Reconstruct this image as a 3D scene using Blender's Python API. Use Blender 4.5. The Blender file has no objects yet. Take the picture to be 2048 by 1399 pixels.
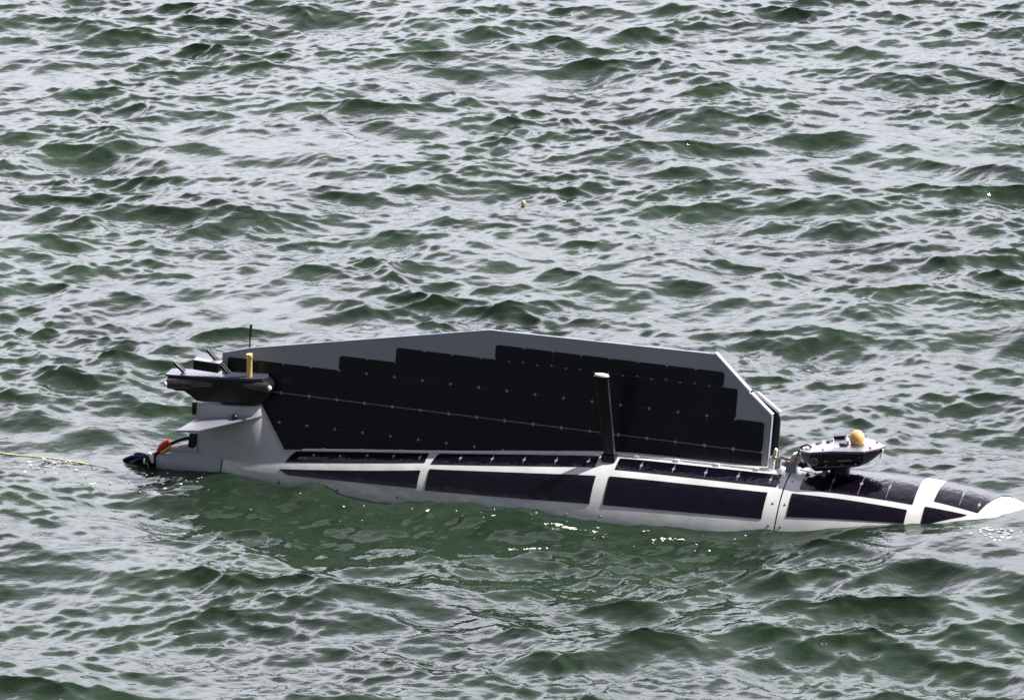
import bpy, bmesh, math, random
import numpy as np
from mathutils import Vector, Matrix

C = bpy.context.scene.collection
R = math.radians
random.seed(7)

# ---------------------------------------------------------------- camera, sky, sun, exposure
cam_data = bpy.data.cameras.new('camera')
cam = bpy.data.objects.new('camera', cam_data)
C.objects.link(cam)
cam.location = (0, 0, 7.85)
cam.rotation_euler = (R(90 - 17.0), 0, 0)
cam_data.lens = 200
cam_data.sensor_width = 36
cam_data.clip_start = 0.5
cam_data.clip_end = 5000
bpy.context.scene.camera = cam

SUN_EL, SUN_AZ = 50.0, 86.0           # azimuth measured clockwise from +Y (view direction) towards +X
world = bpy.data.worlds.new('World')
bpy.context.scene.world = world
world.use_nodes = True
nt = world.node_tree
nt.nodes.clear()
wout = nt.nodes.new('ShaderNodeOutputWorld')
bg = nt.nodes.new('ShaderNodeBackground')
sky = nt.nodes.new('ShaderNodeTexSky')
sky.sky_type = 'NISHITA'
sky.sun_disc = False
sky.sun_elevation = R(SUN_EL)
sky.sun_rotation = R(SUN_AZ)
sky.air_density = 1.0
sky.dust_density = 2.5
sky.ozone_density = 1.0
bg.inputs['Strength'].default_value = 0.10
nt.links.new(sky.outputs[0], bg.inputs['Color'])
# thin bright cloud sheet with breaks in it
bg2 = nt.nodes.new('ShaderNodeBackground')
bg2.inputs['Color'].default_value = (0.875, 0.875, 1.0, 1)
bg2.inputs['Strength'].default_value = 1.0
tc = nt.nodes.new('ShaderNodeTexCoord')
mp = nt.nodes.new('ShaderNodeMapping')
mp.inputs['Scale'].default_value = (1.0, 1.0, 2.6)
nz = nt.nodes.new('ShaderNodeTexNoise')
nz.inputs['Scale'].default_value = 1.7
nz.inputs['Detail'].default_value = 6
nz.inputs['Roughness'].default_value = 0.55
rmp = nt.nodes.new('ShaderNodeMapRange')
rmp.inputs['From Min'].default_value = 0.36
rmp.inputs['From Max'].default_value = 0.62
rmp.inputs['To Min'].default_value = 0.55
rmp.inputs['To Max'].default_value = 1.0
# sheet brightness by elevation, shaped so waves reflect even whites and dark greens
sep = nt.nodes.new('ShaderNodeSeparateXYZ')
elv = nt.nodes.new('ShaderNodeValToRGB')
er = elv.color_ramp
er.interpolation = 'EASE'
while len(er.elements) < 8: er.elements.new(0.5)
for e_, (p_, v_) in zip(er.elements, ((0.0, .28), (.12, .40), (.27, .60), (.38, .82), (.47, .98), (.52, .95), (.64, .34), (.92, .24))):
    e_.position = p_; e_.color = (v_, v_, v_, 1)
mul = nt.nodes.new('ShaderNodeMath'); mul.operation = 'MULTIPLY'
mx = nt.nodes.new('ShaderNodeMixShader')
nt.links.new(tc.outputs['Generated'], mp.inputs['Vector'])
nt.links.new(mp.outputs[0], nz.inputs['Vector'])
nt.links.new(nz.outputs['Fac'], rmp.inputs['Value'])
nt.links.new(tc.outputs['Generated'], sep.inputs[0])
nt.links.new(sep.outputs['Z'], elv.inputs[0])
nt.links.new(rmp.outputs[0], mx.inputs[0])
nt.links.new(bg.outputs[0], mx.inputs[1])
nt.links.new(bg2.outputs[0], mx.inputs[2])
# added glow ahead of the view to brighten the water, dull behind the viewer
dirn = nt.nodes.new('ShaderNodeVectorMath'); dirn.operation = 'DOT_PRODUCT'
dirn.inputs[1].default_value = (0.30, 0.95, 0.0)
nt.links.new(tc.outputs['Generated'], dirn.inputs[0])
glow = nt.nodes.new('ShaderNodeMapRange'); glow.interpolation_type = 'SMOOTHSTEP'
glow.inputs['From Min'].default_value = -0.2
glow.inputs['From Max'].default_value = 0.75
glow.inputs['To Min'].default_value = 0.42
glow.inputs['To Max'].default_value = 5.2
nt.links.new(dirn.outputs['Value'], glow.inputs['Value'])
nt.links.new(glow.outputs[0], mul.inputs[0])
nt.links.new(elv.outputs[0], mul.inputs[1])
nt.links.new(mul.outputs[0], bg2.inputs['Strength'])
nt.links.new(mx.outputs[0], wout.inputs['Surface'])

sun_data = bpy.data.lights.new('sun', 'SUN')
sun_data.energy = 5.0
sun_data.angle = R(0.53)
sun_data.color = (1.0, 0.955, 0.88)
sun = bpy.data.objects.new('sun', sun_data)
C.objects.link(sun)
sd = Vector((math.sin(R(SUN_AZ)) * math.cos(R(SUN_EL)), math.cos(R(SUN_AZ)) * math.cos(R(SUN_EL)), math.sin(R(SUN_EL))))
sun.rotation_euler = sd.to_track_quat('Z', 'Y').to_euler()

vs = bpy.context.scene.view_settings
vs.view_transform = 'Standard'
vs.look = 'None'
vs.exposure = 0.27
vs.gamma = 1.0

# ---------------------------------------------------------------- helpers
def tag(o, label=None, cat=None, group=None, kind=None):
    if label: o['label'] = label
    if cat: o['category'] = cat
    if group: o['group'] = group
    if kind: o['kind'] = kind
    return o

def mesh_obj(name, verts, faces, mat, parent=None, smooth=False, auto=None):
    me = bpy.data.meshes.new(name)
    me.from_pydata([tuple(v) for v in verts], [], faces)
    me.update()
    o = bpy.data.objects.new(name, me)
    C.objects.link(o)
    if mat: me.materials.append(mat)
    if smooth:
        for p in me.polygons: p.use_smooth = True
    if parent: o.parent = parent
    return o

def bm_obj(name, bm, mat, parent=None, smooth=False, bevel=0, segs=2):
    bmesh.ops.recalc_face_normals(bm, faces=bm.faces[:])
    if bevel:
        es = [e for e in bm.edges if len(e.link_faces) == 2 and e.calc_face_angle(0) > 0.6]
        bmesh.ops.bevel(bm, geom=es, offset=bevel, segments=segs, profile=0.5, affect='EDGES')
    me = bpy.data.meshes.new(name)
    bm.to_mesh(me); bm.free()
    o = bpy.data.objects.new(name, me)
    C.objects.link(o)
    if mat: me.materials.append(mat)
    if smooth:
        for p in me.polygons: p.use_smooth = True
        try: me.set_sharp_from_angle(angle=R(38))
        except Exception: pass
    if parent: o.parent = parent
    return o

def tube(bm, pts, rad, seg=12, cap=True):
    """round tube along pts; rad a number or a list"""
    pts = [Vector(p) for p in pts]
    if not hasattr(rad, '__len__'): rad = [rad] * len(pts)
    rings = []
    ref = Vector((0, 0, 1))
    for i, p in enumerate(pts):
        a = pts[max(i - 1, 0)]; b = pts[min(i + 1, len(pts) - 1)]
        t = (b - a).normalized()
        s = t.cross(ref)
        if s.length < 0.05: s = t.cross(Vector((0, 1, 0)))
        s.normalize(); n = s.cross(t)
        rings.append([bm.verts.new(p + (s * math.cos(k * 2 * math.pi / seg) + n * math.sin(k * 2 * math.pi / seg)) * rad[i]) for k in range(seg)])
    for A, B in zip(rings, rings[1:]):
        for k in range(seg):
            bm.faces.new((A[k], A[(k + 1) % seg], B[(k + 1) % seg], B[k]))
    if cap:
        bm.faces.new(rings[0][::-1]); bm.faces.new(rings[-1])
    return bm

def box(bm, c, s, rot=None):
    r = bmesh.ops.create_cube(bm, size=1)
    M = Matrix.Translation(c) @ (rot.to_4x4() if rot else Matrix.Identity(4)) @ Matrix.Diagonal((s[0], s[1], s[2], 1))
    bmesh.ops.transform(bm, matrix=M, verts=r['verts'])
    return bm

def ball(bm, c, s, u=16, v=10, rot=None):
    r = bmesh.ops.create_uvsphere(bm, u_segments=u, v_segments=v, radius=1)
    M = Matrix.Translation(c) @ (rot.to_4x4() if rot else Matrix.Identity(4)) @ Matrix.Diagonal((s[0], s[1], s[2], 1))
    bmesh.ops.transform(bm, matrix=M, verts=r['verts'])
    return bm

def prism(bm, poly, y0, y1, axis='y'):
    """poly of (u, w) extruded from y0 to y1, or of (u, y) extruded in z"""
    if axis == 'y':
        A = [bm.verts.new((p[0], y0, p[1])) for p in poly]; B = [bm.verts.new((p[0], y1, p[1])) for p in poly]
    else:
        A = [bm.verts.new((p[0], p[1], y0)) for p in poly]; B = [bm.verts.new((p[0], p[1], y1)) for p in poly]
    n = len(poly)
    bm.faces.new(A); bm.faces.new(B[::-1])
    for i in range(n):
        bm.faces.new((A[i], A[(i + 1) % n], B[(i + 1) % n], B[i]))
    return bm

def material(name, col, rough=0.5, metal=0.0, coat=0.0, spec=0.5, noise=0.0, nscale=20, bump=0.0, bscale=60, rvar=0.0, ior=None):
    m = bpy.data.materials.new(name); m.use_nodes = True
    t = m.node_tree; b = t.nodes['Principled BSDF']
    b.inputs['Base Color'].default_value = (*col, 1)
    b.inputs['Roughness'].default_value = rough
    b.inputs['Metallic'].default_value = metal
    b.inputs['Coat Weight'].default_value = coat
    b.inputs['Coat Roughness'].default_value = 0.06
    b.inputs['Specular IOR Level'].default_value = spec
    if ior: b.inputs['IOR'].default_value = ior
    co = t.nodes.new('ShaderNodeTexCoord')
    if noise or rvar:
        n = t.nodes.new('ShaderNodeTexNoise'); n.inputs['Scale'].default_value = nscale; n.inputs['Detail'].default_value = 5
        t.links.new(co.outputs['Object'], n.inputs['Vector'])
    if noise:
        r = t.nodes.new('ShaderNodeMapRange')
        r.inputs['From Min'].default_value = 0.3; r.inputs['From Max'].default_value = 0.7
        r.inputs['To Min'].default_value = 1 - noise; r.inputs['To Max'].default_value = 1 + noise * 0.4
        t.links.new(n.outputs['Fac'], r.inputs['Value'])
        v = t.nodes.new('ShaderNodeVectorMath'); v.operation = 'SCALE'
        v.inputs[0].default_value = col
        t.links.new(r.outputs[0], v.inputs['Scale'])
        t.links.new(v.outputs[0], b.inputs['Base Color'])
    if rvar:
        r2 = t.nodes.new('ShaderNodeMapRange')
        r2.inputs['From Min'].default_value = 0.3; r2.inputs['From Max'].default_value = 0.7
        r2.inputs['To Min'].default_value = max(rough - rvar, 0.02); r2.inputs['To Max'].default_value = rough + rvar
        t.links.new(n.outputs['Fac'], r2.inputs['Value'])
        t.links.new(r2.outputs[0], b.inputs['Roughness'])
    if bump:
        n2 = t.nodes.new('ShaderNodeTexNoise'); n2.inputs['Scale'].default_value = bscale; n2.inputs['Detail'].default_value = 3
        t.links.new(co.outputs['Object'], n2.inputs['Vector'])
        bp = t.nodes.new('ShaderNodeBump'); bp.inputs['Strength'].default_value = bump; bp.inputs['Distance'].default_value = 0.01
        t.links.new(n2.outputs['Fac'], bp.inputs['Height'])
        t.links.new(bp.outputs[0], b.inputs['Normal'])
    return m

M_HULL = material('hull_paint', (0.77, 0.77, 0.78), rough=0.30, noise=0.15, nscale=7, rvar=0.08, coat=0.2)
# waterline scum and salt with a ragged edge, also painting shade onto the lower hull
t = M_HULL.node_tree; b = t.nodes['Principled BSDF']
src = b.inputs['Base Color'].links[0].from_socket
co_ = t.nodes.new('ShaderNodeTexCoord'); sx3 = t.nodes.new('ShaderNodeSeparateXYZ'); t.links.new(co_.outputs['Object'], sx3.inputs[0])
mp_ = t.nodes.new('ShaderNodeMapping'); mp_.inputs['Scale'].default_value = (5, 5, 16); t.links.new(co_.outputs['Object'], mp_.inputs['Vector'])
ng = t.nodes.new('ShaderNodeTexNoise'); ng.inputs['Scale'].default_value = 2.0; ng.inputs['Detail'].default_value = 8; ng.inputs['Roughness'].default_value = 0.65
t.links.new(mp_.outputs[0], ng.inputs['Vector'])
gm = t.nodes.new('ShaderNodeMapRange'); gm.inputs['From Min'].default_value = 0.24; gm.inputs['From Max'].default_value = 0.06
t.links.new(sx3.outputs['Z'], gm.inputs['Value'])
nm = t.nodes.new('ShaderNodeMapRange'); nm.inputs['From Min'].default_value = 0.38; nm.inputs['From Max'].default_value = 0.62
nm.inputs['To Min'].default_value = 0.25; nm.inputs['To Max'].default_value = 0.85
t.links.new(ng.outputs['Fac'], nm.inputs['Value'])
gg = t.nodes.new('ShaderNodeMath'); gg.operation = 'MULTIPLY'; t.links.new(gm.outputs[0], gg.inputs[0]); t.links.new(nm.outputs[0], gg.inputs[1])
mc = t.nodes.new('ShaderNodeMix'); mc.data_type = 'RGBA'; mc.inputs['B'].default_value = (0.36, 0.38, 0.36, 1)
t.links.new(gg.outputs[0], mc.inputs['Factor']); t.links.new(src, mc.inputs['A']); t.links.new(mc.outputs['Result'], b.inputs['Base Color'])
M_TAIL = material('tail_paint', (0.38, 0.40, 0.45), rough=0.4, noise=0.12, nscale=9, rvar=0.08)
M_FIN = material('fin_paint', (0.50, 0.50, 0.53), rough=0.38, noise=0.10, nscale=6, rvar=0.06)
M_PV = material('solar_film', (0.006, 0.004, 0.011), rough=0.09, noise=0.35, nscale=14, bump=0.38, bscale=26, rvar=0.04)
M_CELL = material('solar_cell', (0.006, 0.005, 0.012), rough=0.30, noise=0.3, nscale=7, rvar=0.06, spec=0.35)
M_BOARD = material('wing_board', (0.33, 0.345, 0.40), rough=0.45, noise=0.08, nscale=5)
M_BUS = material('bus_grey', (0.30, 0.31, 0.34), rough=0.35, metal=0.3)
M_TAB = material('tab_silver', (0.30, 0.28, 0.34), rough=0.35)
M_POD = material('pod_plastic', (0.055, 0.043, 0.055), rough=0.22)  # base colour lightened to carry a sunlit highlight on the pods
M_EDGE = material('edge_white', (0.80, 0.79, 0.80), rough=0.35)
M_BLACK = material('black_plastic', (0.008, 0.007, 0.011), rough=0.35, rvar=0.08, nscale=12)
M_DARK = material('dark_housing', (0.015, 0.010, 0.013), rough=0.28, noise=0.3, nscale=18, rvar=0.08)
M_GLOSS = material('gloss_plate', (0.07, 0.08, 0.12), rough=0.24, bump=0.3, bscale=40)
M_STEEL = material('brushed_steel', (0.32, 0.30, 0.32), rough=0.33, metal=0.85, noise=0.2, nscale=30, rvar=0.1)
M_STAB = material('stabilizer_shade_grey', (0.27, 0.27, 0.33), rough=0.42, noise=0.12, nscale=14)  # darker grey carries the shade on the stabilizer's top
M_TRIM = material('bracket_grey', (0.10, 0.10, 0.11), rough=0.5)
M_WHITE = material('white_plastic', (0.80, 0.79, 0.77), rough=0.4)
M_IVORY = material('ivory_plastic', (0.72, 0.66, 0.52), rough=0.4)
M_YEL = material('yellow_paint', (0.86, 0.56, 0.20), rough=0.45)
M_YEL2 = material('pale_yellow', (0.85, 0.62, 0.20), rough=0.45)
M_RED = material('red_tape', (0.62, 0.03, 0.02), rough=0.45)
M_NAVY = material('navy_blade', (0.012, 0.014, 0.07), rough=0.25)
M_PINK = material('duct_plastic', (0.42, 0.36, 0.36), rough=0.4)
M_ROPE = material('rope_fibre', (0.84, 0.78, 0.42), rough=0.6, noise=0.3, nscale=90, bump=0.5, bscale=250)
M_FOAM_GLINT = material('foam', (0.86, 0.87, 0.78), rough=0.35, spec=0.6)

# ---------------------------------------------------------------- the vehicle's frame
ORG = Vector((1.17423403, 23.37480093, -0.16))
HEAD, PITCH = R(-17), R(1.8)
MV = Matrix.Rotation(HEAD, 4, 'Z') @ Matrix.Rotation(PITCH, 4, 'Y')
MW = np.array(MV.to_3x3())
def to_world(p):
    return np.asarray(p) @ MW.T + np.array(ORG)

ST = np.array([(-2.90, .030), (-2.87, .045), (-2.75, .070), (-2.6, .090), (-2.3, .124), (-2.0, .160), (-1.5, .217), (-1.1, .266), (-.78, .301),
               (-.3, .315), (0, .322), (.3, .344), (.6, .347), (.8, .335), (1.0, .304), (1.15, .262), (1.3, .195), (1.4, .125), (1.46, .05), (1.475, 0.0)])
def radius(x):
    X, Y = ST[:, 0], ST[:, 1]
    x = np.atleast_1d(x).astype(float)
    d = np.diff(Y) / np.diff(X); m = np.r_[d[0], (d[1:] + d[:-1]) / 2, d[-1]]
    i = np.clip(np.searchsorted(X, x) - 1, 0, len(X) - 2); h = X[i + 1] - X[i]; t = (x - X[i]) / h
    return (2*t**3-3*t**2+1)*Y[i]+(t**3-2*t**2+t)*h*m[i]+(-2*t**3+3*t**2)*Y[i+1]+(t**3-t**2)*h*m[i+1]
def hp(u, phi, off=0.0):
    """point on the hull; phi in degrees from the top towards the near side"""
    r = max(float(radius(u)[0]), 0.0005) + off; a = R(phi)
    return Vector((u, -r * math.sin(a), r * math.cos(a)))

# ---------------------------------------------------------------- water
LT, NT = 20.0, 2048
def spectrum(seed, lmin, lmax_cut, peak, wind, spread, rms_slope, power=4.0, iso=0.0):
    rng = np.random.default_rng(seed)
    k1 = 2 * np.pi * np.fft.fftfreq(NT, LT / NT)
    kx, ky = np.meshgrid(k1, k1, indexing='ij')
    k = np.hypot(kx, ky); k[0, 0] = 1
    lam = 2 * np.pi / k
    S = np.exp(-1.0 * (lam / peak) ** 2) / k ** power
    c = (kx * math.sin(wind) + ky * math.cos(wind)) / k
    S = S * (np.abs(c) ** spread * (1 - iso) + iso)
    S[lam < lmin] *= 0; S[lam > lmax_cut] = 0; S[0, 0] = 0
    S *= np.exp(-(lmin / lam) ** 4 * 0.8)
    a = (rng.normal(size=k.shape) + 1j * rng.normal(size=k.shape)) * np.sqrt(S)
    sx = np.fft.ifft2(1j * kx * a).real; sy = np.fft.ifft2(1j * ky * a).real
    g = rms_slope / math.sqrt((sx ** 2 + sy ** 2).mean())
    a *= g
    h = np.fft.ifft2(a).real
    dx = np.fft.ifft2(1j * kx / k * a).real; dy = np.fft.ifft2(1j * ky / k * a).real
    return h, dx, dy

def band(seed, lmin, lmax, peak, wind, spread, rms, iso, choppy):
    h, dx, dy = spectrum(seed, lmin, lmax, peak, wind, spread, rms, 4.0, iso)
    return np.stack([h, dx * choppy, dy * choppy])
def patches(seed, lmin, lmax):
    """slowly varying gust strength, about 0.5 to 1.5"""
    g = spectrum(seed, lmin, lmax, lmax, 0.0, 0.0, 0.1, 3.0, 1.0)[0]
    return 1 + 0.42 * np.clip(g / g.std(), -1.6, 1.9)
FLD = band(11, 0.20, 5.0, 0.62, R(6), 2.6, 0.192, 0.07, 1.25) * (0.45 + 0.55 * patches(5, 1.4, 5.0))
FLD = FLD + band(37, 0.9, 6.0, 1.3, R(-5), 1.6, 0.085, 0.1, 1.2)
FLD = FLD + band(23, 0.035, 0.30, 0.20, R(-10), 2.4, 0.228, 0.10, 0.85) * (0.3 + 0.7 * patches(6, 0.7, 3.0))
def sample(x, y):
    fx = (np.asarray(x) / LT * NT) % NT; fy = (np.asarray(y) / LT * NT) % NT
    i = np.floor(fx).astype(int); j = np.floor(fy).astype(int)
    a = fx - i; b = fy - j
    i %= NT; j %= NT; i2 = (i + 1) % NT; j2 = (j + 1) % NT
    F = FLD
    return F[:, i, j] * (1 - a) * (1 - b) + F[:, i2, j] * a * (1 - b) + F[:, i, j2] * (1 - a) * b + F[:, i2, j2] * a * b
WU = np.array([-3.6, -3.2, -2.9, -2.5, -1.5, -.8, 0, .6, .76, .93, 1.05, 1.25, 1.5, 1.9])
WZ = np.array([-.02, -.05, -.10, -.10, -.072, -.035, .015, .070, .085, .10, .105, .11, .09, .02])
def local_water(x, y):
    """the swell that lies along the hull, and how far the chop is calmed there"""
    q = np.stack([x - ORG.x, y - ORG.y], -1) @ MW[:2, :2]
    u, v = q[..., 0], q[..., 1]
    w = np.interp(u, WU, WZ)
    g = np.exp(-(np.maximum(np.abs(v + .1) - .42, 0) / .55) ** 2)
    end = np.exp(-(np.maximum(np.abs(u + .8) - 2.4, 0) / .35) ** 2)
    calm = 1 - 0.28 * np.exp(-(np.maximum(np.abs(v) - .25, 0) / .30) ** 2) * end
    calm *= 1 - 0.05 * np.exp(-((v + 1.0) / .7) ** 2) * np.exp(-((u + .9) / 1.3) ** 4)
    return w * g, calm
def water_z(x, y):
    w, c = local_water(np.array([x]), np.array([y]))
    return float(sample(np.array([x]), np.array([y]))[0][0] * c[0] + w[0])

def axis_coords(lo, hi, d, far, growth=1.07):
    mid = list(np.arange(lo, hi + d / 2, d))
    a = []; s = d; p = mid[-1]
    while p < far: s *= growth; p += s; a.append(p)
    b = []; s = d; p = mid[0]
    while p > -far: s *= growth; p -= s; b.append(p)
    return np.array(b[::-1] + mid + a)
xs = axis_coords(-4.0, 4.0, 0.0125, 2500)
ys = axis_coords(20.2, 34.6, 0.016, 2500)
gx, gy = np.meshgrid(xs, ys, indexing='ij')
f = sample(gx, gy)
w, calm = local_water(gx, gy)
far = np.clip(1 - (np.hypot(gx, gy - 27) - 60) / 300, 0, 1)
sx_ = np.gradient(xs); sy_ = np.gradient(ys)
cell = np.maximum(sx_[:, None], sy_[None, :])
fade = np.clip(1.6 - cell / 0.35, 0, 1) * far
V = np.stack([gx + f[1] * calm * fade, gy + f[2] * calm * fade, f[0] * calm * fade + w], -1).reshape(-1, 3)
nx, ny = len(xs), len(ys)
idx = np.arange(nx * ny).reshape(nx, ny)
Q = np.stack([idx[:-1, :-1], idx[1:, :-1], idx[1:, 1:], idx[:-1, 1:]], -1).reshape(-1, 4)
me = bpy.data.meshes.new('water')
me.vertices.add(len(V)); me.vertices.foreach_set('co', V.astype(np.float32).ravel())
me.loops.add(Q.size); me.loops.foreach_set('vertex_index', Q.astype(np.int32).ravel())
me.polygons.add(len(Q)); me.polygons.foreach_set('loop_start', np.arange(0, Q.size, 4, dtype=np.int32))
me.polygons.foreach_set('loop_total', np.full(len(Q), 4, dtype=np.int32))
me.polygons.foreach_set('use_smooth', np.ones(len(Q), dtype=bool))
me.update(calc_edges=True)
water = bpy.data.objects.new('water', me); C.objects.link(water)
tag(water, 'choppy green sea water reflecting a pale sky', 'water', kind='structure')

mw = bpy.data.materials.new('sea_water'); mw.use_nodes = True
t = mw.node_tree; b = t.nodes['Principled BSDF']
b.inputs['Roughness'].default_value = 0.045
b.inputs['IOR'].default_value = 1.333
co = t.nodes.new('ShaderNodeTexCoord')
n = t.nodes.new('ShaderNodeTexNoise'); n.inputs['Scale'].default_value = 0.9; n.inputs['Detail'].default_value = 3
t.links.new(co.outputs['Object'], n.inputs['Vector'])
cr = t.nodes.new('ShaderNodeValToRGB')
cr.color_ramp.elements[0].position = 0.35; cr.color_ramp.elements[0].color = (0.0140, 0.0265, 0.0150, 1)
cr.color_ramp.elements[1].position = 0.68; cr.color_ramp.elements[1].color = (0.027, 0.048, 0.028, 1)
t.links.new(n.outputs['Fac'], cr.inputs[0]); t.links.new(cr.outputs[0], b.inputs['Base Color'])
mpw = t.nodes.new('ShaderNodeMapping'); mpw.inputs['Scale'].default_value = (1, 1.6, 1)
t.links.new(co.outputs['Object'], mpw.inputs['Vector'])
n2 = t.nodes.new('ShaderNodeTexNoise'); n2.inputs['Scale'].default_value = 22; n2.inputs['Detail'].default_value = 2
n2.inputs['Roughness'].default_value = 0.5
t.links.new(mpw.outputs[0], n2.inputs['Vector'])
bp = t.nodes.new('ShaderNodeBump'); bp.inputs['Strength'].default_value = 0.5; bp.inputs['Distance'].default_value = 0.006
t.links.new(n2.outputs['Fac'], bp.inputs['Height']); t.links.new(bp.outputs[0], b.inputs['Normal'])
me.materials.append(mw)

# ---------------------------------------------------------------- the vehicle
root = bpy.data.objects.new('solar_submersible', None); C.objects.link(root)
root.matrix_world = Matrix.Translation(ORG) @ MV
root.empty_display_size = 0.3
tag(root, 'long pale robotic submersible with dark solar panels and raised wing floating in choppy water', 'submersible')

# hull: two sections butting at a joint ring, and a tail cone
def hull_section(name, us, mat, gap0=False, gap1=False):
    seg = 96; V = []; Fc = []
    for i, u in enumerate(us):
        r = max(float(radius(u)[0]), 0.0004)
        V += [(u, -r * math.sin(2 * math.pi * k / seg), r * math.cos(2 * math.pi * k / seg)) for k in range(seg)]
    for i in range(len(us) - 1):
        for k in range(seg):
            a = i * seg + k; b_ = i * seg + (k + 1) % seg
            Fc.append((a, b_, b_ + seg, a + seg))
    Fc.append(tuple(range(seg))[::-1]); Fc.append(tuple((len(us) - 1) * seg + k for k in range(seg)))
    o = mesh_obj(name, V, Fc, mat, root, smooth=True)
    o.data.set_sharp_from_angle(angle=R(38))
    return o
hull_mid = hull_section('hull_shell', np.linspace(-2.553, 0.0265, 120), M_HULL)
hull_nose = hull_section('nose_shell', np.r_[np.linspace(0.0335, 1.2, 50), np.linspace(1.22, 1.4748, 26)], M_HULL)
tail = hull_section('tail_cone', np.linspace(-2.9, -2.560, 30), M_TAIL)
# dark seal rings in the two joints
for u_, nm in ((0.030, 'joint_seal'), (-2.5565, 'joint_seal')):
    bm = bmesh.new(); r = float(radius(u_)[0])
    bmesh.ops.create_cone(bm, cap_ends=True, segments=96, radius1=r - 0.0035, radius2=r - 0.0035, depth=0.012,
                          matrix=Matrix.Translation((u_, 0, 0)) @ Matrix.Rotation(R(90), 4, 'Y'))
    bm_obj(nm, bm, M_BLACK, root, smooth=True)
# raised band with screws at the joint and at the sections
def screw(u, phi, rad=0.006, parent=None):
    bm = bmesh.new()
    p = hp(u, phi, 0.001); nrm = Vector((0, -math.sin(R(phi)), math.cos(R(phi))))
    ball(bm, p, (rad, rad, rad * 0.55), 12, 8, nrm.to_track_quat('Z', 'Y').to_matrix())
    bm_obj('screw', bm, M_STEEL, parent, smooth=True)
for (u, phi) in ((-2.138, 82), (-1.985, 80.5), (-1.70, 78), (-1.366, 74), (-1.2, 73.5), (-1.059, 73), (-.903, 71.6), (-.746, 69.9), (-2.42, 84), (-2.27, 83)):
    screw(u, phi, 0.0065, hull_mid)
for phi in (20, 42, 60): screw(0.002, phi, 0.0055, hull_mid)
for phi in (18, 42, 60): screw(0.056, phi, 0.0055, hull_nose)

# curved solar panels laid on the hull
def panel(corners, nu=40, nphi=14, off=0.0035, name='solar_panel'):
    (u0, p0), (u1, p1), (u2, p2), (u3, p3) = corners       # top-aft, top-fore, low-fore, low-aft
    V = []; G = {}
    for i in range(nu + 1):
        s = i / nu
        for j in range(nphi + 1):
            q = j / nphi
            u = (u0 * (1 - s) + u1 * s) * (1 - q) + (u3 * (1 - s) + u2 * s) * q
            p = (p0 * (1 - s) + p1 * s) * (1 - q) + (p3 * (1 - s) + p2 * s) * q
            G[i, j] = len(V); V.append(hp(u, p, off))
    nt_ = len(V)
    V2 = []
    for i in range(nu + 1):
        s = i / nu
        for j in range(nphi + 1):
            q = j / nphi
            u = (u0 * (1 - s) + u1 * s) * (1 - q) + (u3 * (1 - s) + u2 * s) * q
            p = (p0 * (1 - s) + p1 * s) * (1 - q) + (p3 * (1 - s) + p2 * s) * q
            V2.append(hp(u, p, -0.002))
    V += V2
    F_ = []
    for i in range(nu):
        for j in range(nphi):
            F_.append((G[i, j], G[i + 1, j], G[i + 1, j + 1], G[i, j + 1]))
    ring = [G[i, 0] for i in range(nu)] + [G[nu, j] for j in range(nphi)] + [G[i, nphi] for i in range(nu, 0, -1)] + [G[0, j] for j in range(nphi, 0, -1)]
    for a, b_ in zip(ring, ring[1:] + ring[:1]):
        F_.append((a, a + nt_, b_ + nt_, b_))
    o = mesh_obj(name, V, F_, M_PV, root, smooth=True)
    o.data.set_sharp_from_angle(angle=R(30))
    return o
def connector(parent, u, phi, pa, pb):
    """a small diamond tab with the thin seam between two cells"""
    bm = bmesh.new()
    sz = 0.0070; N = 10; e = 0.0010
    prev = None
    for k in range(N + 1):
        ph = pa + (pb - pa) * k / N
        w_ = e + max(0, sz * (1 - abs(ph - phi) / 2.2))
        cur = (bm.verts.new(hp(u - w_, ph, .0052)), bm.verts.new(hp(u + w_, ph, .0052)))
        if prev: bm.faces.new((prev[0], prev[1], cur[1], cur[0]))
        prev = cur
    return bm_obj('cell_connector', bm, M_TAB, parent)
UP = [((-2.226, 11), (-1.606, 9), (-1.606, 28), (-2.256, 41)),
      ((-1.559, 9), (-.823, 9.5), (-.823, 25), (-1.575, 29.8)),
      ((-.728, 10.8), (-.003, 10.5), (-.003, 26.0), (-.728, 26)),
      ((.1, -22), (.605, -22), (.605, 30.2), (.1, 26.5)),
      ((.70, -24), (1.0, -32), (.885, 27), (.69, 24))]
LO = [((-2.275, 57), (-1.613, 40.5), (-1.613, 64.2), (-2.235, 67)),
      ((-1.573, 38), (-.803, 34.8), (-.803, 60.6), (-1.573, 65.4)),
      ((-.742, 34.2), (-.034, 32.8), (-.034, 55.8), (-.742, 60.2)),
      ((.074, 31.5), (.588, 36.0), (.588, 47), (.074, 52)),
      ((.66, 30.8), (.842, 31.5), (.828, 33.5), (.66, 47))]
for i, c in enumerate(UP):
    p = panel(c, nu=40, nphi=16 if i < 3 else 30)
    if i < 3:
        n_c = 5; L_ = c[1][0] - c[0][0]
        pts = [(c[0][0] + L_ * (k + 0.75) / n_c, 19 + (4 if i == 0 and k < 2 else 0)) for k in range(n_c)]
        sm = [(u, ph, ph - 5, ph + 5) for u, ph in pts]
    elif i == 3:
        sm = [(.235, 15, 2, 27), (.36, 16, 4, 28), (.485, 16, 6, 28)]
    else:
        sm = [(.80, 10, -8, 24), (.88, 19, 15, 23)]
    for q in sm: connector(p, *q)
for c in LO: panel(c)

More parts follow.
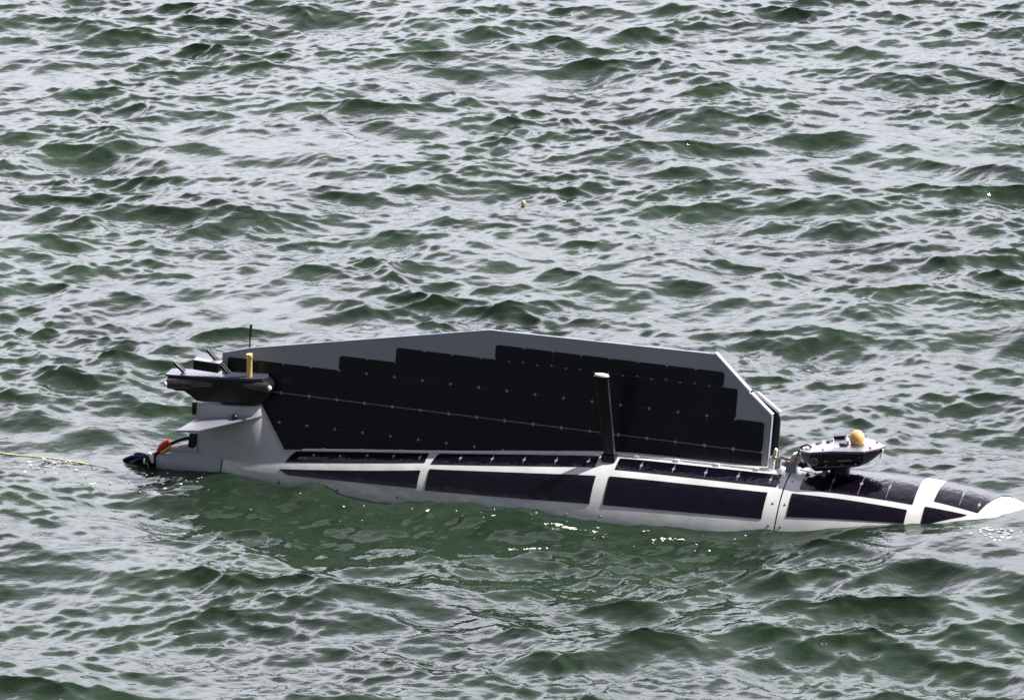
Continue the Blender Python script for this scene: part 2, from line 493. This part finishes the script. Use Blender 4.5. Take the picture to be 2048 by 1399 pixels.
# wing: a leaning board with square cells
LEAN = R(8.2)
CL, SL = math.cos(LEAN), math.sin(LEAN)
def wp(a, b_, off=0.0, v0=0.03):       # off positive = towards the viewer
    return Vector((a, v0 + b_ * SL - off * CL, .31 + b_ * CL + off * SL))
def hull_b(a): return (float(radius(a)[0]) - .31) - 0.012
OUT = [(-2.6102, .212), (-2.4807, .2488), (-1.42, .4510), (-1.3825, .4575), (-.3668, .4702), (-.1956, .3197), (-.0929, .2291), (-.0945, -.012)]
low = [(a, hull_b(a)) for a in np.linspace(-.25, -2.30, 14)]
OUT2 = OUT + low + [(-2.46, -.20), (-2.60, -.12)]
def board(name, outline, th, v0, mat, parent, off=0.0):
    A = [wp(a, b_, off, v0) for a, b_ in outline]; B = [wp(a, b_, off - th, v0) for a, b_ in outline]
    n_ = len(outline)
    bm = bmesh.new(); a_ = [bm.verts.new(v) for v in A]; b2 = [bm.verts.new(v) for v in B]
    bm.faces.new(a_); bm.faces.new(b2[::-1])
    for i in range(n_): bm.faces.new((a_[i], b2[i], b2[(i + 1) % n_], a_[(i + 1) % n_]))
    return bm_obj(name, bm, mat, parent)
wing = board('solar_wing', OUT2, 0.020, 0.03, M_BOARD, root)
# white edge strip down the fore edge, standing 3 mm proud
def strip(pts, wd, th0, th1, name, mat, parent, v0=.03):
    bm = bmesh.new()
    for (a0, b0), (a1, b1) in zip(pts, pts[1:]):
        d = Vector((a1 - a0, b1 - b0)).normalized(); nn = Vector((-d.y, d.x)) * wd
        vs_ = [wp(a0, b0, th0, v0), wp(a1, b1, th0, v0), wp(a1 + nn.x, b1 + nn.y, th0, v0), wp(a0 + nn.x, b0 + nn.y, th0, v0)]
        ws_ = [wp(a0, b0, th1, v0), wp(a1, b1, th1, v0), wp(a1 + nn.x, b1 + nn.y, th1, v0), wp(a0 + nn.x, b0 + nn.y, th1, v0)]
        X = [bm.verts.new(v) for v in vs_]; Y = [bm.verts.new(v) for v in ws_]
        bm.faces.new(X); bm.faces.new(Y[::-1])
        for i in range(4): bm.faces.new((X[i], Y[i], Y[(i + 1) % 4], X[(i + 1) % 4]))
    return bm_obj(name, bm, mat, parent)
strip([(-.3655, .4725), (-.1975, .3225)], 0.007, 0.002, -0.03, 'edge_trim', M_EDGE, wing)
strip([(-.1915, .3140), (-.0905, .2310)], 0.007, 0.003, -0.032, 'edge_trim', M_EDGE, wing)
strip([(-.0905, .2280), (-.0925, 0.0)], 0.004, 0.004, -0.024, 'edge_trim', M_BOARD, wing)
# cells
bm = bmesh.new()
A0, B0, PA, PB = -.2479, .0653, .1297, .1325
def cell(ka, kb, ra, rb, ch=0.0075):
    g = 0.0005
    a0 = A0 + (ka - 16) * PA + g; a1 = A0 + (kb - 16) * PA - g
    b0 = B0 + ra * PB + g; b1 = B0 + rb * PB - g
    if abs(ra) < 1e-6: b0 += 0.0015
    if abs(rb) < 1e-6: b1 -= 0.0015
    lim = min(hull_b(min(max(a0, -2.3), -.1)), hull_b(min(max(a1, -2.3), -.1))) + 0.004
    if b1 < lim + .01: return
    b0 = max(b0, lim)
    pts = [(a0 + ch, b0), (a1 - ch, b0), (a1, b0 + ch), (a1, b1 - ch), (a1 - ch, b1), (a0 + ch, b1), (a0, b1 - ch), (a0, b0 + ch)]
    tx, ty = random.uniform(-1, 1) * .004, random.uniform(-1, 1) * .004
    X = [bm.verts.new(wp(a, b_, .0026 + (a - a0 - .065) * tx + (b_ - b0 - .065) * ty)) for a, b_ in pts]; Y = [bm.verts.new(wp(a, b_, 0.0004)) for a, b_ in pts]
    bm.faces.new(X)
    for i in range(8): bm.faces.new((X[i], Y[i], Y[(i + 1) % 8], X[(i + 1) % 8]))
for k in range(-2, 17):
    for r_ in (-3, -2, -1, 0, 1):
        if r_ == 1 and not (4 <= k < 16): continue
        if r_ == -3: continue
        cell(k, k + 1, r_, r_ + 1)
cell(2, 3, 1, 1.5); cell(3, 4, 1, 1.5)
for k in range(8): cell(7.5 + k, 8.5 + k, 2, 2.5)
bm_obj('cell_array', bm, M_CELL, wing)
# thin fore frame line beside the last cell
strip([(-.1125, .195), (-.1125, .0)], 0.0035, 0.003, 0.0004, 'frame_line', M_BUS, wing)
# the second wing folded up behind the first
OUTB = [(a + .016, b_ - .02) for a, b_ in OUT[:-1]] + [(-.055, .215), (-.058, -.02)] + low + [(-2.58, .05)]
OUTB = [p for i, p in enumerate(OUTB) if i != 6]
OUTB = OUTB[:6] + [(-.074, .228), (-.063, .205), (-.060, .02), (-.07, -.02)] + [(a, b_) for a, b_ in low] + [(-2.58, .05)]
wing2 = board('solar_wing', OUTB, 0.014, 0.085, M_BLACK, root)
strip([(-.1755, .305), (-.066, .230)], 0.006, 0.003, -0.018, 'edge_trim', M_EDGE, wing2, v0=.085)

# hinge rod along the wing foot and its small knuckles
bm = bmesh.new()
tube(bm, [hp(u, 4.5, 0.004) for u in np.linspace(-2.2, -.06, 30)], 0.005, 8)
bm_obj('hinge_rod', bm, M_EDGE, root, smooth=True)
for u in np.linspace(-2.1, -.12, 12):
    bm = bmesh.new(); q = hp(u, 6, 0.005)
    box(bm, q, (0.022, 0.016, 0.012)); bm_obj('hinge_knuckle', bm, M_EDGE, root, bevel=0.002)

# mast blade standing on the deck
bm = bmesh.new()
bot = Vector((-.773, -.070, .292)); top = Vector((-.795, -.165, .700))
rings = []
N = 20
for s, (wd, th) in ((0, (.021, .015)), (.08, (.021, .013)), (.9, (.031, .016)), (1.0, (.034, .018))):
    c = bot.lerp(top, s)
    rings.append([bm.verts.new(c + Vector((wd * (abs(math.cos(a)) ** .6) * (1 if math.cos(a) > 0 else -1), th * (abs(math.sin(a)) ** .6) * (1 if math.sin(a) > 0 else -1), 0))) for a in [2 * math.pi * k / N for k in range(N)]])
for A_, B_ in zip(rings, rings[1:]):
    for k in range(N): bm.faces.new((A_[k], A_[(k + 1) % N], B_[(k + 1) % N], B_[k]))
bm.faces.new(rings[0][::-1]); bm.faces.new(rings[-1])
mast = bm_obj('mast', bm, M_BLACK, root, smooth=True)
bm = bmesh.new()
c = top + Vector((0, 0, .002))
A_ = [bm.verts.new(c + Vector((.033 * math.cos(2 * math.pi * k / 24), .019 * math.sin(2 * math.pi * k / 24), 0))) for k in range(24)]
B_ = [bm.verts.new(c + Vector((.030 * math.cos(2 * math.pi * k / 24), .016 * math.sin(2 * math.pi * k / 24), .007))) for k in range(24)]
for k in range(24): bm.faces.new((A_[k], A_[(k + 1) % 24], B_[(k + 1) % 24], B_[k]))
bm.faces.new(B_); bm.faces.new(A_[::-1])
bm_obj('mast_cap', bm, M_WHITE, mast, smooth=True)
bm = bmesh.new()
box(bm, (bot + top) / 2 + Vector((.0285, -.006, .0)), (.005, .010, .395), Matrix.Rotation(R(-3.1), 3, 'Y') @ Matrix.Rotation(R(13.2), 3, 'X'))
bm_obj('edge_highlight', bm, M_STEEL, mast, bevel=.001)  # bright strip modelled to carry the highlight on the mast's right edge
bm = bmesh.new(); box(bm, bot + Vector((0, -.004, .012)), (.062, .05, .03)); bm_obj('mast_foot', bm, M_BLACK, mast, bevel=.004)

# tail fin: an aerofoil, thick at the foot
def foil(sections, mat, name, parent, n_=22, axis='w'):
    bm = bmesh.new(); rings = []
    for (le, te, th) in sections:
        le = Vector(le); te = Vector(te); ch = (te - le)
        nrm = Vector((0, 1, 0)) if axis == 'w' else Vector((0, 0, 1))
        ring = []
        for k in range(2 * n_):
            a = math.pi * k / n_
            x = (1 - math.cos(a)) / 2
            s = 1 if a < math.pi else -1
            yt = 0.5 * abs(math.sin(math.pi * min(1, x ** .62))) ** .75 + .10 * x
            ring.append(bm.verts.new(le + ch * x + nrm * (s * yt * th)))
        rings.append(ring)
    m_ = 2 * n_
    for A_, B_ in zip(rings, rings[1:]):
        for k in range(m_): bm.faces.new((A_[k], A_[(k + 1) % m_], B_[(k + 1) % m_], B_[k]))
    bm.faces.new(rings[0][::-1]); bm.faces.new(rings[-1])
    return bm_obj(name, bm, mat, parent, smooth=True)
fin = foil([((-2.262, 0, .045), (-2.715, 0, -.02), .17), ((-2.272, 0, .09), (-2.712, 0, .02), .155), ((-2.290, 0, .125), (-2.708, 0, .08), .14),
            ((-2.345, 0, .215), (-2.706, 0, .19), .115), ((-2.402, 0, .322), (-2.703, 0, .300), .095)], M_FIN, 'tail_fin', root)
bm = bmesh.new()
box(bm, (-2.716, -.006, .120), (.040, .05, .075), Matrix.Rotation(R(4), 3, 'Y'))
bm_obj('rudder_actuator', bm, M_BLACK, root, bevel=.012, segs=3)
bm = bmesh.new(); box(bm, (-2.716, .0, .268), (.018, .035, .06)); bm_obj('rudder_actuator', bm, M_BLACK, root, bevel=.006)
# swept stabiliser
def slab(name, top_pts, th, mat, parent, bevel=.003):
    bm = bmesh.new()
    A_ = [bm.verts.new(p) for p in top_pts]; B_ = [bm.verts.new((p[0], p[1], p[2] - th)) for p in top_pts]
    n_ = len(top_pts); bm.faces.new(A_); bm.faces.new(B_[::-1])
    for i in range(n_): bm.faces.new((A_[i], B_[i], B_[(i + 1) % n_], A_[(i + 1) % n_]))
    return bm_obj(name, bm, mat, parent, bevel=bevel)
stab = slab('stabilizer', [(-2.385, -.03, .284), (-2.605, -.28, .262), (-2.701, -.28, .250), (-2.695, -.0, .228), (-2.44, 0, .278)], .010, M_STAB, root)
bm = bmesh.new(); ball(bm, (-2.49, -.105, .283), (.017, .017, .016)); bm_obj('pivot_cap', bm, M_BLACK, stab, smooth=True)

# instrument housing on the fin
TILT = Matrix.Rotation(R(-4.3), 3, 'Y')
prof = [(-2.834, .412), (-2.834, .372), (-2.818, .357), (-2.790, .350), (-2.752, .352), (-2.720, .334), (-2.690, .313), (-2.60, .319), (-2.51, .326), (-2.395, .336), (-2.372, .352), (-2.350, .392), (-2.346, .425), (-2.372, .446), (-2.395, .450)]
bm = bmesh.new(); prism(bm, prof, -.045, .045)
housing = bm_obj('instrument_housing', bm, M_DARK, root, bevel=.007, segs=3)
bm = bmesh.new()
pl = [(-2.842, -.044), (-2.80, -.050), (-2.42, -.050), (-2.385, -.040), (-2.372, 0), (-2.385, .04), (-2.42, .05), (-2.80, .05), (-2.842, .044)]
X = [bm.verts.new((u, v, .4335 + (u + 2.62) * .075 + .006)) for u, v in pl]; Y = [bm.verts.new((u, v, .4335 + (u + 2.62) * .075 - .003)) for u, v in pl]
bm.faces.new(X); bm.faces.new(Y[::-1])
for i in range(len(pl)): bm.faces.new((X[i], Y[i], Y[(i + 1) % len(pl)], X[(i + 1) % len(pl)]))
bm_obj('top_plate', bm, M_GLOSS, housing, bevel=.0015)
for (a_, b_, rr, cap) in (((-2.826, -.050, .385), (-2.62, -.036, .402), .024, -1), ((-2.352, -.046, .420), (-2.47, -.038, .415), .022, 1)):
    bm = bmesh.new(); tube(bm, [a_, Vector(a_).lerp(Vector(b_), .5), b_], [rr, rr, rr * .55], 24)
    pod = bm_obj('sensor_pod', bm, M_POD, housing, smooth=True)
    bm = bmesh.new(); ball(bm, Vector(a_) + Vector((cap * .004, -.018 if cap < 0 else -.006, 0)), (.010, .0125, .0125)); bm_obj('lamp_lens', bm, M_WHITE, pod, smooth=True)
# small dark box on slanted rails
def bar(name, a_, b_, s, mat, parent):
    a_ = Vector(a_); b_ = Vector(b_); d = b_ - a_
    bm = bmesh.new(); box(bm, (a_ + b_) / 2, (s[0], s[1], d.length), d.to_track_quat('Z', 'Y').to_matrix())
    return bm_obj(name, bm, mat, parent, bevel=.0015)
bar('slanted_bracket', (-2.664, .012, .540), (-2.558, .012, .440), (.020, .012), M_BLACK, housing)
bar('slanted_bracket', (-2.814, .0, .468), (-2.770, .0, .430), (.020, .012), M_BLACK, housing)
bar('bracket_trim', (-2.654, .012, .545), (-2.548, .012, .445), (.005, .004), M_TRIM, housing)
bar('bracket_trim', (-2.804, .0, .473), (-2.760, .0, .435), (.005, .004), M_TRIM, housing)
bm = bmesh.new(); box(bm, (-2.656, -.012, .4755), (.118, .040, .044), Matrix.Rotation(R(1.5), 3, 'Y'))
rb = bm_obj('receiver_box', bm, M_DARK, housing, bevel=.003)
bm = bmesh.new(); box(bm, (-2.652, -.012, .4995), (.125, .046, .004), Matrix.Rotation(R(1.5), 3, 'Y')); bm_obj('box_lid', bm, M_BUS, rb, bevel=.001)
# yellow antenna
bm = bmesh.new(); tube(bm, [(-2.454, -.02, .440), (-2.454, -.02, .535), (-2.454, -.02, .540), (-2.455, -.02, .556)], [.0125, .0125, .0155, .0150], 20)
ya = bm_obj('beacon_tube', bm, M_YEL2, housing, smooth=True)
bm = bmesh.new(); tube(bm, [(-2.453, -.02, .442), (-2.453, -.02, .450)], [.02, .018], 20); bm_obj('beacon_foot', bm, M_YEL, ya, smooth=True)
# whip antenna behind the wing tip
bm = bmesh.new(); tube(bm, [(-2.505, .112, .40), (-2.504, .12, .534), (-2.502, .12, .60), (-2.498, .12, .648)], [.005, .0045, .0045, .0062], 10)
bm_obj('whip_antenna', bm, M_BLACK, root, smooth=True)

# thruster and cables at the stern
bm = bmesh.new(); tube(bm, [(-2.69, 0, .078), (-2.76, 0, .066), (-2.85, 0, .048), (-2.885, 0, .040)], [.034, .029, .018, .012], 20)
duct = bm_obj('propeller_duct', bm, M_PINK, root, smooth=True)
bm = bmesh.new(); tube(bm, [(-2.885, -.01, .005), (-2.925, -.012, .0)], [.034, .030], 24)
hub = bm_obj('propeller_hub', bm, M_BLACK, root, smooth=True)
bm = bmesh.new()
pts = [(-2.896, -.046, .0), (-2.898, -.045, .015), (-2.904, -.040, .028), (-2.914, -.032, .035), (-2.926, -.02, .037)]
tube(bm, pts, [.005, .008, .009, .008, .004], 10); bm_obj('hub_cap', bm, M_WHITE, hub, smooth=True)
bm = bmesh.new(); ball(bm, (-2.935, -.046, .002), (.006, .005, .014)); bm_obj('zinc_plug', bm, M_WHITE, hub, smooth=True)
for (a0, ln, wd) in ((R(207), .155, .026), (R(196), .15, .030), (R(180), .085, .020)):
    bm = bmesh.new()
    base = Vector((-2.915, -.015, .012)); d = Vector((math.cos(a0), 0.12, math.sin(a0)))
    sd_ = Vector((0, -.75, .65)).normalized()
    L1 = []; L2 = []
    for s, w_ in ((0, .5), (.3, 1.0), (.65, .9), (.9, .5), (1.0, .15)):
        c = base + d * (ln * s); tw = Matrix.Rotation(.5 * s, 3, d) @ sd_
        L1.append((c + tw * wd * w_, c - tw * wd * w_))
    th = Vector((0, .002, .004))
    up = [(bm.verts.new(a + th), bm.verts.new(b_ + th)) for a, b_ in L1]; dn = [(bm.verts.new(a - th), bm.verts.new(b_ - th)) for a, b_ in L1]
    for i in range(len(up) - 1):
        bm.faces.new((up[i][0], up[i][1], up[i + 1][1], up[i + 1][0])); bm.faces.new((dn[i][1], dn[i][0], dn[i + 1][0], dn[i + 1][1]))
        bm.faces.new((up[i][0], up[i + 1][0], dn[i + 1][0], dn[i][0])); bm.faces.new((up[i][1], dn[i][1], dn[i + 1][1], up[i + 1][1]))
    bm.faces.new((up[0][0], dn[0][0], dn[0][1], up[0][1])); bm.faces.new((up[-1][0], up[-1][1], dn[-1][1], dn[-1][0]))
    bm_obj('propeller_blade', bm, M_NAVY, hub, smooth=True)
bm = bmesh.new()
tube(bm, [(-2.715, -.01, .130), (-2.75, -.015, .126), (-2.79, -.02, .110), (-2.83, -.02, .085), (-2.87, -.02, .050), (-2.90, -.02, .030), (-2.96, -.015, .005), (-3.03, -.01, -.045), (-3.06, -.01, -.07)], [.009, .009, .0085, .008, .008, .008, .009, .010, .010], 12)
cable = bm_obj('power_cable', bm, M_BLACK, root, smooth=True)
bm = bmesh.new()
tube(bm, [(-2.822, -.024, .104), (-2.838, -.024, .092), (-2.858, -.024, .074), (-2.876, -.024, .050)], [.013, .019, .019, .011], 14)
bm_obj('red_float', bm, M_RED, cable, smooth=True)
bm = bmesh.new(); tube(bm, [(-2.815, -.03, .088), (-2.845, -.038, .060), (-2.86, -.038, .052)], .005, 8); bm_obj('cable_tie', bm, M_YEL, cable, smooth=True)

# forward sonar housing on its pedestal
prof = [(.074, .424), (.074, .392), (.092, .372), (.142, .357), (.19, .368), (.23, .384), (.306, .400), (.393, .432), (.420, .462), (.418, .480), (.30, .484), (.17, .458), (.094, .437)]
outl = [(.066, -.02), (.078, -.055), (.13, -.098), (.22, -.105), (.36, -.10), (.412, -.045), (.432, .0), (.36, .075), (.27, .125), (.215, .128), (.14, .075), (.085, .02)]
bm = bmesh.new()
def topz(u): return .428 + (u - .072) * .22 if u < .25 else .467 + (u - .25) * .07
def botz(u):
    P_ = [(.07, .405), (.09, .375), (.142, .357), (.23, .378), (.306, .392), (.393, .428), (.426, .462)]
    return float(np.interp(u, [p[0] for p in P_], [p[1] for p in P_]))
T = [bm.verts.new((u, v, topz(u))) for u, v in outl]
def shrink(u, v, s): return (.245 + (u - .245) * s, v * s)
Md = [bm.verts.new((u, v, (topz(u) * .45 + botz(u) * .55))) for u, v in outl]
Bt = [bm.verts.new((*shrink(u, v, .82), botz(shrink(u, v, .82)[0]))) for u, v in outl]
n_ = len(outl)
for A_, B_ in ((T, Md), (Md, Bt)):
    for i in range(n_): bm.faces.new((A_[i], B_[i], B_[(i + 1) % n_], A_[(i + 1) % n_]))
bm.faces.new(T); bm.faces.new(Bt[::-1])
son = bm_obj('sonar_housing', bm, M_DARK, root, bevel=.004, segs=2)
bm = bmesh.new()
T1 = [bm.verts.new((*shrink(u, v, 1.03), topz(u) + .001)) for u, v in outl]; T2 = [bm.verts.new((*shrink(u, v, 1.03), topz(u) + .009)) for u, v in outl]
T3 = [bm.verts.new((*shrink(u, v, .72), topz(shrink(u, v, .72)[0]) + .015)) for u, v in outl]
for A_, B_ in ((T1, T2), (T2, T3)):
    for i in range(n_): bm.faces.new((A_[i], A_[(i + 1) % n_], B_[(i + 1) % n_], B_[i]))
bm.faces.new(T1[::-1]); bm.faces.new(T3)
lid = bm_obj('lid', bm, M_STEEL, son, bevel=.002, segs=2)
for (u, v) in ((.138, .018), (.178, .040)):
    bm = bmesh.new(); ball(bm, (u, v, topz(u) + .0145), (.016, .028, .006)); bm_obj('lid_port', bm, M_BLACK, lid, smooth=True)
for (u, v) in ((.10, -.05), (.18, -.085), (.38, -.055), (.39, .03), (.25, .09)):
    bm = bmesh.new(); ball(bm, (u, v, topz(u) + .014), (.005, .005, .004), 10, 6); bm_obj('screw', bm, M_STEEL, lid, smooth=True)
def ring_tor(bm, c, R_, r_, n1=28, n2=8):
    g = []
    for i in range(n1):
        a = 2 * math.pi * i / n1
        g.append([bm.verts.new((c[0] + (R_ + r_ * math.cos(2 * math.pi * j / n2)) * math.cos(a), c[1] + r_ * math.sin(2 * math.pi * j / n2), c[2] + (R_ + r_ * math.cos(2 * math.pi * j / n2)) * math.sin(a))) for j in range(n2)])
    for i in range(n1):
        for j in range(n2):
            bm.faces.new((g[i][j], g[(i + 1) % n1][j], g[(i + 1) % n1][(j + 1) % n2], g[i][(j + 1) % n2]))
bm = bmesh.new(); ring_tor(bm, (.150, -.104, .412), .015, .0028); bm_obj('porthole_ring', bm, M_STEEL, son, smooth=True)
bm = bmesh.new(); ball(bm, (.150, -.099, .412), (.013, .005, .013)); bm_obj('porthole_glass', bm, M_GLOSS, son, smooth=True)
bar('side_rib', (.19, -.102, .418), (.31, -.101, .437), (.005, .006), M_STEEL, son)
bm = bmesh.new(); ball(bm, (.345, -.094, .448), (.014, .01, .016)); bm_obj('side_knob', bm, M_DARK, son, smooth=True)
bm = bmesh.new(); box(bm, (.215, .075, .478), (.05, .03, .016), Matrix.Rotation(R(-12), 3, 'Y')); bm_obj('lid_block', bm, M_BLACK, lid, bevel=.003)
bm = bmesh.new(); box(bm, (.258, -.03, .4865), (.034, .045, .012)); bm_obj('lid_block', bm, M_TRIM, lid, bevel=.003)
bm = bmesh.new(); tube(bm, [(.115, -.03, .452), (.10, -.035, .462), (.075, -.03, .45), (.055, -.02, .41), (.05, -.01, .38)], .0045, 10); bm_obj('signal_cable', bm, M_BLACK, son, smooth=True)
bar('side_rib', (.155, -.104, .386), (.345, -.101, .418), (.004, .006), M_TRIM, son)
for u_ in (.20, .27, .33):
    bm = bmesh.new(); ball(bm, (u_, -.103, .402 + (u_ - .2) * .16), (.005, .004, .005), 10, 6); bm_obj('side_bolt', bm, M_STEEL, son, smooth=True)
bm = bmesh.new(); box(bm, (.424, -.02, .458), (.006, .02, .042), Matrix.Rotation(R(14), 3, 'Y')); bm_obj('bow_latch', bm, M_WHITE, son, bevel=.001)
bm = bmesh.new(); tube(bm, [(.24, 0, .33), (.24, 0, .345), (.24, 0, .40)], [.058, .044, .040], 24)
bm_obj('pedestal', bm, M_BLACK, root, smooth=True)
bm = bmesh.new(); box(bm, (.182, -.035, .345), (.016, .05, .03)); bm_obj('pedestal_clamp', bm, M_BUS, root, bevel=.003)
bm = bmesh.new(); ball(bm, (.307, .0, .508), (.033, .033, .034), 24, 14)
for v in bm.verts:
    if v.co.z < .498: v.co.x = .307 + (v.co.x - .307) * .8; v.co.y *= .8; v.co.z = max(v.co.z - .014, .462)
bm_obj('beacon_dome', bm, M_YEL, lid, smooth=True)
bar('grab_wire', (.075, -.06, .352), (.19, -.085, .350), (.004, .004), M_BUS, root)

# fittings on the deck between the wing foot and the sonar housing
for (u, v, w0, w1, wd, m_) in ((-.062, .0, .318, .372, .026, M_WHITE), (-.040, .03, .318, .360, .022, M_BUS), (.028, -.01, .312, .372, .046, M_BUS)):
    bm = bmesh.new(); box(bm, (u, v, (w0 + w1) / 2), (wd, .04, w1 - w0)); bm_obj('hinge_bracket', bm, m_, root, bevel=.004)
bm = bmesh.new(); prism(bm, [(-.068, .362), (-.045, .368), (-.040, .410), (-.052, .416)], -.012, .012); bm_obj('hinge_lug', bm, M_IVORY, root, bevel=.003)
bm = bmesh.new(); prism(bm, [(.018, .375), (.030, .402), (.062, .412), (.070, .372), (.050, .355)], -.02, .02); bm_obj('hinge_lug', bm, M_IVORY, root, bevel=.003)
bm = bmesh.new(); tube(bm, [(-.06, .012, .360), (-.02, .012, .374), (.02, .01, .360)], .008, 12); bm_obj('hinge_pin', bm, M_STEEL, root, smooth=True)
bm = bmesh.new(); tube(bm, [(.05, .0, .37), (.075, .0, .352), (.1, .0, .366)], .014, 12); bm_obj('cable_gland', bm, M_BLACK, root, smooth=True)
for q in ((-.048, -.012, .376), (-.03, .02, .366), (.008, .0, .374), (.045, -.022, .385)):
    bm = bmesh.new(); ball(bm, q, (.008, .008, .008), 10, 7); bm_obj('bolt', bm, M_STEEL, root, smooth=True)
bm = bmesh.new(); tube(bm, [(-.010, .02, .33), (-.004, .03, .37), (.006, .02, .35), (.02, .02, .33)], .005, 8); bm_obj('red_cable', bm, M_RED, root, smooth=True)

# ---------------------------------------------------------------- tow rope, foam and glint flecks
pts = []
rp = [(-2.9, 24.75, .08), (-2.42, 24.36, .03), (-2.28, 24.30, .022), (-2.14, 24.26, .014), (-1.98, 24.20, .007), (-1.83, 24.15, -.001), (-1.70, 24.10, -.012), (-1.56, 24.06, -.04)]
for (a, b_) in zip(rp, rp[1:]):
    for k in range(10):
        s = k / 10
        pts.append((a[0] * (1 - s) + b_[0] * s, a[1] * (1 - s) + b_[1] * s, a[2] * (1 - s) + b_[2] * s))
zz = [water_z(p[0], p[1]) for p in pts]
zz = np.convolve(np.pad(zz, 4, mode='edge'), np.ones(9) / 9, 'valid')
bm = bmesh.new(); tube(bm, [(p[0], p[1], z + p[2]) for p, z in zip(pts, zz)], [.0075 - .0035 * min(1, i / 30) for i in range(len(pts))], 10)
rope = bm_obj('tow_rope', bm, M_ROPE, None, smooth=True)
tag(rope, 'thin yellow tow rope trailing in the water behind the stern', 'rope')

# a small yellow ball out on the chop
fx_, fy_ = 0.0595, 28.38
bm = bmesh.new(); ball(bm, (0, 0, 0.004), (.012, .012, .010), 20, 12)
for v in bm.verts:
    if v.co.z > .0105: v.co.z += .004
fl = bm_obj('yellow_ball', bm, M_YEL2, None, smooth=True)
fl.location = (fx_, fy_, water_z(fx_, fy_) + .006)
tag(fl, 'tiny yellow ball sitting on a green wave beyond the submersible', 'ball')

# droplets, foam flecks, and white blobs standing in for glints on the water
rng = random.Random(5)
bm = bmesh.new()
def fleck(x, y, r, dz=0.0):
    z = water_z(x, y) + dz
    res = bmesh.ops.create_icosphere(bm, subdivisions=1, radius=1)
    sc = (r * rng.uniform(.8, 3.2), r * rng.uniform(.7, 1.5), r * rng.uniform(.35, .8))
    M_ = Matrix.Translation((x, y, z)) @ Matrix.Rotation(rng.uniform(0, 3.14), 4, 'Z') @ Matrix.Diagonal((*sc, 1))
    for v in res['verts']: v.co = v.co * rng.uniform(.75, 1.25)
    bmesh.ops.transform(bm, matrix=M_, verts=res['verts'])
for i in range(70):
    s = rng.random(); x = -2.15 + s * .75
    fleck(x + rng.gauss(0, .03), 24.27 - s * .24 - abs(rng.gauss(0, .15)), rng.uniform(.002, .0055), rng.uniform(-.002, .012) if rng.random() < .6 else 0)
def along(u, v):
    p = to_world((u, v, .1)); return p[0], p[1]
for i in range(40):
    u = rng.choice([rng.uniform(-2.5, .1), rng.gauss(-.7, .45)])
    x, y = along(u, -float(radius(u)[0]) - .03 - abs(rng.gauss(0, .13)))
    fleck(x, y, rng.uniform(.0015, .0045))
for i in range(34):
    x, y = along(rng.gauss(-.85, .05), -.40 - abs(rng.gauss(0, .012))); fleck(x, y, rng.uniform(.0025, .0075))
for i in range(14):
    x, y = along(rng.gauss(-.42, .04), -.42 - abs(rng.gauss(0, .015))); fleck(x, y, rng.uniform(.002, .006))
for i in range(40):
    x, y = along(rng.gauss(1.0, .06), -.28 - abs(rng.gauss(0, .07))); fleck(x, y, rng.uniform(.0018, .0055))
for i in range(18):
    x, y = along(rng.gauss(-.95, .05), -.78 - abs(rng.gauss(0, .02))); fleck(x, y, rng.uniform(.002, .007))
foam = bm_obj('foam_glint_flecks', bm, M_FOAM_GLINT, None, smooth=True)
tag(foam, 'small white foam flecks, droplets and modelled glints on the water along the hull and rope', 'foam', kind='stuff')
